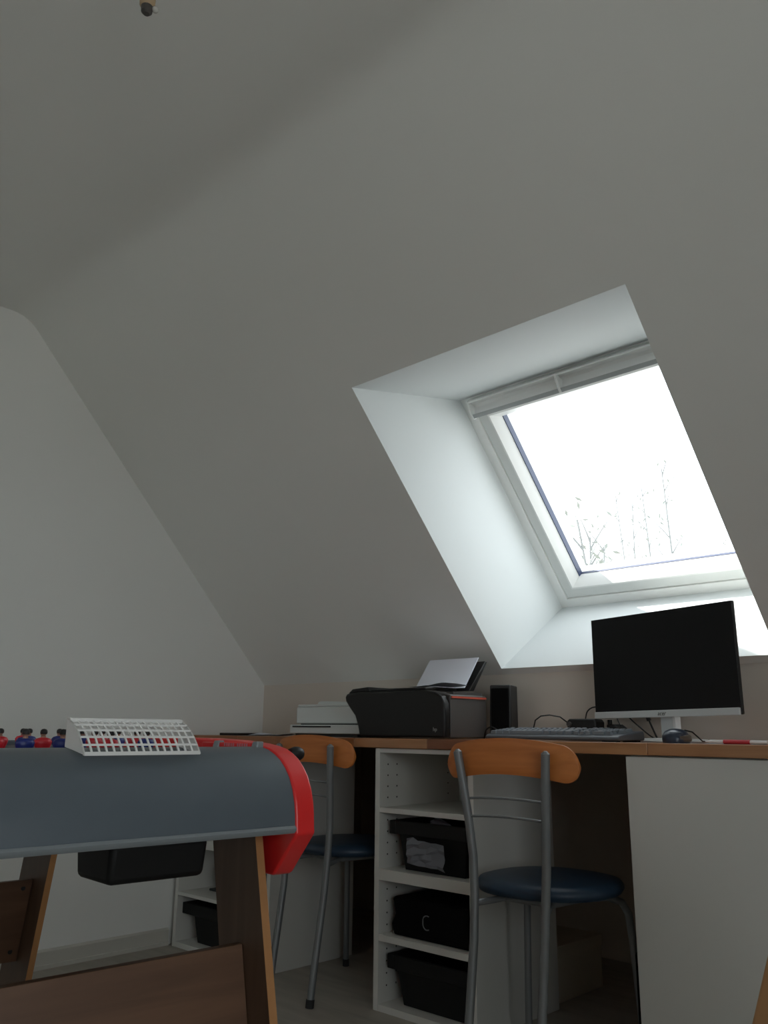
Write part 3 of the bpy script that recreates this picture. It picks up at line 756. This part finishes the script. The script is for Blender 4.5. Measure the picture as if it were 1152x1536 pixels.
# ------------------------------------------------------------------ table football
FB = thing('football_table', 'table football game with grey curved end, red sides and wooden legs', 'game table', (1.7851, -0.9281, 0), radians(86.0))
TLN = 1.05; WD = 0.52
curve = [(0.0, 0.607), (0.0015, 0.628), (0.0045, 0.647), (0.011, 0.668), (0.0215, 0.688), (0.0345, 0.703), (0.0495, 0.7155), (0.067, 0.7250), (0.087, 0.7325), (0.108, 0.7368)]
# local axes: x across the table (0 = inner face of the near side rail), y along it away from the camera
def panel(far):
    pts = [(0.006, 0.602)] + curve + [(0.122, 0.7372), (0.126, 0.734), (0.126, 0.602)]
    if far: pts = [(TLN - u_, z_) for u_, z_ in pts]
    return MB().prism(pts, YZX, -WD, -0.0005)
p = obj('end_panel', panel(False), tbl_grey, FB, smooth=30)
obj('lower_lip', MB().prism([(-0.004, 0.604), (-0.005, 0.608), (-0.002, 0.612), (0.004, 0.612), (0.006, 0.600), (0.0, 0.600)], YZX, -WD, -0.001), tbl_lip, p)
obj('end_panel', panel(True), tbl_grey, FB, smooth=30)
rail = [(-0.004, 0.598)] + [(u_ - 0.002, z_ + 0.0015) for u_, z_ in curve] + [(0.135, 0.7420), (0.20, 0.7465), (0.30, 0.7495)]
rail_far = [(TLN - u_, z_) for u_, z_ in reversed(rail)]
poly = rail + rail_far + [(TLN - 0.055, 0.531), (TLN - 0.062, 0.527), (TLN - 0.13, 0.527), (TLN - 0.14, 0.60), (0.14, 0.60), (0.13, 0.527), (0.062, 0.527), (0.055, 0.531)]
for a, b in ((0.0, 0.040), (-WD - 0.040, -WD)):
    obj('side_rail', MB().prism(poly, YZX, a, b), tbl_red, FB, bevel=0.004, smooth=30, seg=3)
obj('playing_field', MB().box(-WD + 0.0005, -0.0005, 0.123, TLN - 0.123, 0.604, 0.620), tbl_dark, FB)
# score sliders on the inner top of the near rail
sc_ = obj('score_counter', MB().box(-0.010, -0.0005, 0.130, 0.30, 0.722, 0.7430), tbl_red, FB, bevel=0.002)
m = MB()
for k in range(10):
    y = 0.140 + 0.0075 * k + (0.007 if k > 4 else 0)
    m.box(-0.0112, -0.0098, y, y + 0.003, 0.7365, 0.7420)
mk = obj('score_marks', m, pen_pink, sc_)
for y in (0.104, 0.235):
    obj('rail_clip', MB().prism([(0.730, -0.016), (0.7460, -0.0115), (0.7460, 0.001), (0.730, 0.001)], lambda p_, q_, t_: (q_, t_, p_), y, y + 0.018), tbl_lip, FB, bevel=0.002)
# goal net
nv0, nv1 = -0.356, -0.163
npf = []
for i in range(11):
    t = i / 10; a = t * pi / 2
    # quarter ellipse from the lower front edge to the upper back edge
    bz = 0.0075 * sin(pi * t)
    npf.append((0.045 + 0.072 * t - bz * 0.6, 0.7285 + 0.0535 * t + bz * 0.8))
def npt(t):
    k = min(int(t * 10), 9); q = t * 10 - k
    return (npf[k][0] * (1 - q) + npf[k + 1][0] * q, npf[k][1] * (1 - q) + npf[k + 1][1] * q)
nside = [(u_, z_) for u_, z_ in npf] + [(0.117, 0.7385), (0.085, 0.7345)]
nr = obj('goal_net', MB().prism(nside, YZX, nv0 - 0.0015, nv0 + 0.0015), net_white, FB)
obj('net_side', MB().prism(nside, YZX, nv1 - 0.0015, nv1 + 0.0015), net_white, nr)
m = MB()
nrow = 5
for j in range(nrow + 1):
    t = 0.02 + 0.88 * j / nrow
    u_, z_ = npt(t); hw = 0.0016 if 0 < j < nrow else 0.0028
    m.box(nv0, nv1, u_ - 0.0013, u_ + 0.0013, z_ - hw, z_ + hw)
m.prism([npt(0.90), npt(1.0), (npt(1.0)[0], npt(1.0)[1] - 0.0025), (npt(0.9)[0], npt(0.9)[1] - 0.0025)], YZX, nv0, nv1)
ncol = 16
for i in range(ncol + 1):
    x = nv0 + (nv1 - nv0) * i / ncol
    for k in range(10):
        (ua, za), (ub, zb) = npf[k], npf[k + 1]
        m.add([(x - 0.0015, ua, za), (x + 0.0015, ua, za), (x + 0.0015, ub, zb), (x - 0.0015, ub, zb), (x - 0.0015, ua + 0.002, za - 0.001), (x + 0.0015, ua + 0.002, za - 0.001), (x + 0.0015, ub + 0.002, zb - 0.001), (x - 0.0015, ub + 0.002, zb - 0.001)],
              [(0, 1, 2, 3), (7, 6, 5, 4), (0, 4, 5, 1), (1, 5, 6, 2), (2, 6, 7, 3), (3, 7, 4, 0)])
g = obj('net_mesh', m, net_white, nr, smooth=0); g['kind'] = 'stuff'
# ball tray under the goal
m = MB()
tp = [(-0.312, 0.022), (-0.150, 0.022), (-0.150, 0.150), (-0.312, 0.150)]; bt = [(-0.310, 0.030), (-0.152, 0.030), (-0.152, 0.142), (-0.310, 0.142)]
m.add([(x, y, 0.603) for x, y in tp] + [(x, y, 0.545) for x, y in bt], [(3, 2, 1, 0), (4, 5, 6, 7)] + [(i, (i + 1) % 4, 4 + (i + 1) % 4, 4 + i) for i in range(4)])
obj('ball_tray', m, black_bin, FB, bevel=0.009, seg=3)
# rods with figures
def figure(parent, x, y, mt):
    m = MB(); z = 0.727
    m.cur = 0
    m.lathe([(0.006, -0.075), (0.0075, -0.045), (0.0095, -0.012), (0.0115, 0.0), (0.0155, 0.010), (0.0165, 0.016), (0.013, 0.0205), (0.006, 0.0225)], 14, (x, y, z), 1.0, 0.62)
    m.cur = 1
    m.lathe([(0.0045, 0.0215), (0.0045, 0.0255)], 10, (x, y, z))
    m.ball((x, y + 0.001, z + 0.0300), 0.0056, 12)
    m.cur = 2
    m.lathe([(0.0058, 0.0285), (0.0064, 0.0315), (0.0058, 0.0350), (0.0035, 0.0372), (0.0003, 0.0378)], 12, (x, y - 0.0004, z))
    obj('player_figure', m, [mt, player_skin, player_hair], parent, smooth=50)
rods = [(0.165, player_red, (-0.262,), 1), (0.268, player_blue, (-0.145, -0.300, -0.363), -1), (0.375, player_red, (-0.110, -0.196, -0.292, -0.375), 1), (0.48, player_blue, (-0.10, -0.173, -0.286, -0.40), -1),
        (0.575, player_red, (-0.09, -0.165, -0.30, -0.42), 1), (0.68, player_blue, (-0.14, -0.205, -0.33, -0.43), -1), (0.785, player_red, (-0.18, -0.34), 1), (0.885, player_blue, (-0.262,), -1)]
for y, mt, xs_, sd in rods:
    a, b = (-WD - 0.06, 0.102 if y < 0.2 else 0.075) if sd > 0 else (-WD - 0.085, 0.045)
    rd = obj('rod', MB().tube([(a, y, 0.722), (b, y, 0.722)], 0.0045, 10), chrome, FB)
    for x in xs_: figure(rd, x, y, mt)
    e = b if sd > 0 else a
    obj('handle', MB().tube([(e - 0.028 * sd + 0.03 * sd, y, 0.722), (e + 0.012 * sd, y, 0.722), (e + 0.022 * sd, y, 0.722), (e + 0.030 * sd, y, 0.722), (e + 0.034 * sd, y, 0.722)], [0.010, 0.0135, 0.0135, 0.010, 0.004], 16), black_pl, rd, smooth=60)
# legs: planks splayed along the table; dark faces, light on the edges put into their colour
def leg(y_top, dy, wd, x0_, x1_):
    """y_top = near edge at the top (z=0.602); dy = shift of the foot"""
    m = MB(); m.cur = 0
    zt_ = 0.602
    P = [(y_top, zt_), (y_top + wd, zt_), (y_top + wd + dy, 0), (y_top + dy, 0)]
    v = [(x0_, *p_) for p_ in P] + [(x1_, *p_) for p_ in P]
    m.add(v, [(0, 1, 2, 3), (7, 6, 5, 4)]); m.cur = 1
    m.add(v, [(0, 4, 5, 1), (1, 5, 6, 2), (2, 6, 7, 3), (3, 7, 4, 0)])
    return m
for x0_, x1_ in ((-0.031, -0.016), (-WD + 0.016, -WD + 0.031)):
    obj('leg', leg(0.074, -0.139, 0.138, x0_, x1_), [leg_wood, lit_edge], FB, bevel=0.001)
    obj('leg', leg(0.890, 0.165, 0.165, x0_, x1_), [leg_wood, lit_edge], FB, bevel=0.001)
def board(y_at, dy, z_hi, z_lo):
    pts = [(y_at(z_lo), z_lo), (y_at(z_hi), z_hi), (y_at(z_hi) + 0.016, z_hi), (y_at(z_lo) + 0.016, z_lo)]
    return MB().prism(pts, YZX, -WD + 0.032, -0.032)
b1 = obj('cross_board', board(lambda z_: 0.098 - 0.23 * (0.602 - z_) + 0.038, 0, 0.420, 0.150), board_wood, FB, bevel=0.001)
yb2 = lambda z_: 0.890 + 0.274 * (0.602 - z_) + 0.075
b2 = obj('cross_board', board(yb2, 0, 0.407, 0.215), board_wood, FB, bevel=0.001)
for z_ in (0.388, 0.240):
    obj('screw', MB().tube([(-0.052, yb2(z_) - 0.001, z_), (-0.052, yb2(z_) + 0.006, z_)], 0.0055, 10), black_pl, b2)
    obj('screw', MB().tube([(-WD + 0.052, yb2(z_) - 0.001, z_), (-WD + 0.052, yb2(z_) + 0.006, z_)], 0.0055, 10), black_pl, b2)

# ------------------------------------------------------------------ stool whose splayed leg shows at the right edge
st = thing('wooden_stool', 'wooden stool, one splayed leg showing at the lower right corner', 'stool', (2.598, -0.60, 0))
obj('seat', MB().lathe([(0.001, 0.63), (0.105, 0.63), (0.115, 0.635), (0.118, 0.648), (0.112, 0.658), (0.001, 0.662)], 36), stool_wood, st)
for a in (pi, pi / 2, 0, -pi / 2):
    tp = Vector((cos(a) * 0.080, sin(a) * 0.080, 0.632)); ft = Vector((cos(a) * 0.312, sin(a) * 0.312, 0.0))
    if a == pi: tp, ft = Vector((-0.090, 0.0, 0.632)), Vector((-0.303, 0.010, 0.0))
    sx_ = Vector((cos(a), sin(a), 0)); sy_ = Vector((-sin(a), cos(a), 0))
    hw = 0.026
    m = MB().add([tuple(q + sx_ * i * hw + sy_ * j * hw) for q in (ft, tp) for i, j in ((-1, -1), (1, -1), (1, 1), (-1, 1))], [(3, 2, 1, 0), (4, 5, 6, 7)] + [(i, (i + 1) % 4, 4 + (i + 1) % 4, 4 + i) for i in range(4)])
    obj('leg', m, stool_wood, st, bevel=0.004)

# ------------------------------------------------------------------ pendant lamp
lx, ly, lz = 1.664, -1.268, 2.098
la = thing('pendant_lamp', 'tan lamp holder hanging from the flat ceiling, only its tip in view', 'lamp', (lx, ly, ZC))
dz = lz - ZC
obj('cord', MB().tube([(0, 0, 0), (0, 0, dz + 0.058)], 0.003, 8), black_pl, la)
obj('rose', MB().lathe([(0.03, -0.018), (0.045, -0.012), (0.047, 0.0)], 24), lamp_tan, la)
obj('holder', MB().lathe([(0.0115, dz + 0.016), (0.0145, dz + 0.02), (0.0155, dz + 0.05), (0.012, dz + 0.062)], 20), lamp_tan, la)
obj('socket_tip', MB().lathe([(0.006, dz), (0.0105, dz + 0.005), (0.0115, dz + 0.016)], 20), dark_grey, la)
obj('bulb', MB().ball((0.010, 0.012, dz + 0.012), 0.0065), bulb_m, la)

# ------------------------------------------------------------------ saplings outside
def sapling(label, x, y, top, lean, seed, nb, spread):
    rnd = random.Random(seed); r = thing('sapling', label, 'tree', (x, y, -2.7))
    H = top + 2.7
    def trunk(t): return Vector((lean * t ** 2.2, 0.3 * lean * sin(2 * t), H * t))
    obj('trunk', MB().tube([trunk(i / 16) for i in range(17)], [0.030 * (1 - 0.88 * i / 16) + 0.002 for i in range(17)], 6), twig_m, r)
    tw = MB(); lf = MB()
    for k in range(nb):
        t = 1 - 0.42 * (k + 0.5) / nb - 0.0; a = rnd.uniform(0, 2 * pi); L = spread * rnd.uniform(0.5, 1.0) * (0.35 + 1.3 * (1 - t))
        p0 = trunk(t); d = Vector((cos(a), sin(a), 0)); pts = []
        for i in range(5):
            q = i / 4; pts.append(p0 + d * L * q + Vector((0, 0, L * (1.5 * q - 0.25 * q * q))))
        tw.tube(pts, [0.006 * (1 - 0.8 * i / 4) + 0.0012 for i in range(5)], 4)
        for j in range(5):
            c_ = pts[2 + j % 3] + Vector((rnd.uniform(-1, 1), rnd.uniform(-1, 1), rnd.uniform(-1, 1))) * 0.07
            e1 = Vector((rnd.uniform(-1, 1), rnd.uniform(-1, 1), rnd.uniform(-0.5, 1))).normalized() * 0.034; e2 = e1.orthogonal().normalized() * 0.010
            lf.add([c_ - e1, c_ + e2, c_ + e1, c_ - e2], [(0, 1, 2, 3)])
    obj('twigs', tw, twig_m, r)['kind'] = 'stuff'
    obj('leaves', lf, leaf_m, r, smooth=0)['kind'] = 'stuff'
    return r
def spot(px, py, dist):
    d = rt * (px - 576) / FPX - up * (py - 768) / FPX + fw
    return CAM + d * dist
for k, (px, py, ln_, lb, nb, sp_) in enumerate((
        (992, 702, -0.15, 'tallest bare sapling outside the window, with a few leaves', 16, 0.42), (962, 732, -0.2, 'slender bare sapling left of the tallest one outside', 13, 0.36),
        (948, 752, 0.05, 'thin twin-stemmed sapling in the middle of the window view', 14, 0.32), (922, 738, -0.3, 'sapling with a bent drooping tip, seen through the window', 10, 0.26),
        (1035, 825, 0.1, 'low sapling at the lower right of the window', 8, 0.3), (866, 780, -0.35, 'leaning sapling at the lower left corner of window pane', 16, 0.40),
        (885, 806, 0.1, 'bushy low sapling in the lower left of the window', 34, 0.55), (906, 820, 0.15, 'low twiggy sapling right of the bushy one outside', 26, 0.46), (1083, 800, -0.1, 'sapling just visible at the right edge of pane', 8, 0.25))):
    q = spot(px, py, (8.2, 9.2, 10.2, 11.2, 12.2, 5.0, 5.9, 7.0, 13.0)[k])
    sapling(lb, q.x - ln_, q.y - 0.3 * ln_ * sin(2), q.z, ln_, 20 + k, nb, sp_)
bpy.context.view_layer.update()
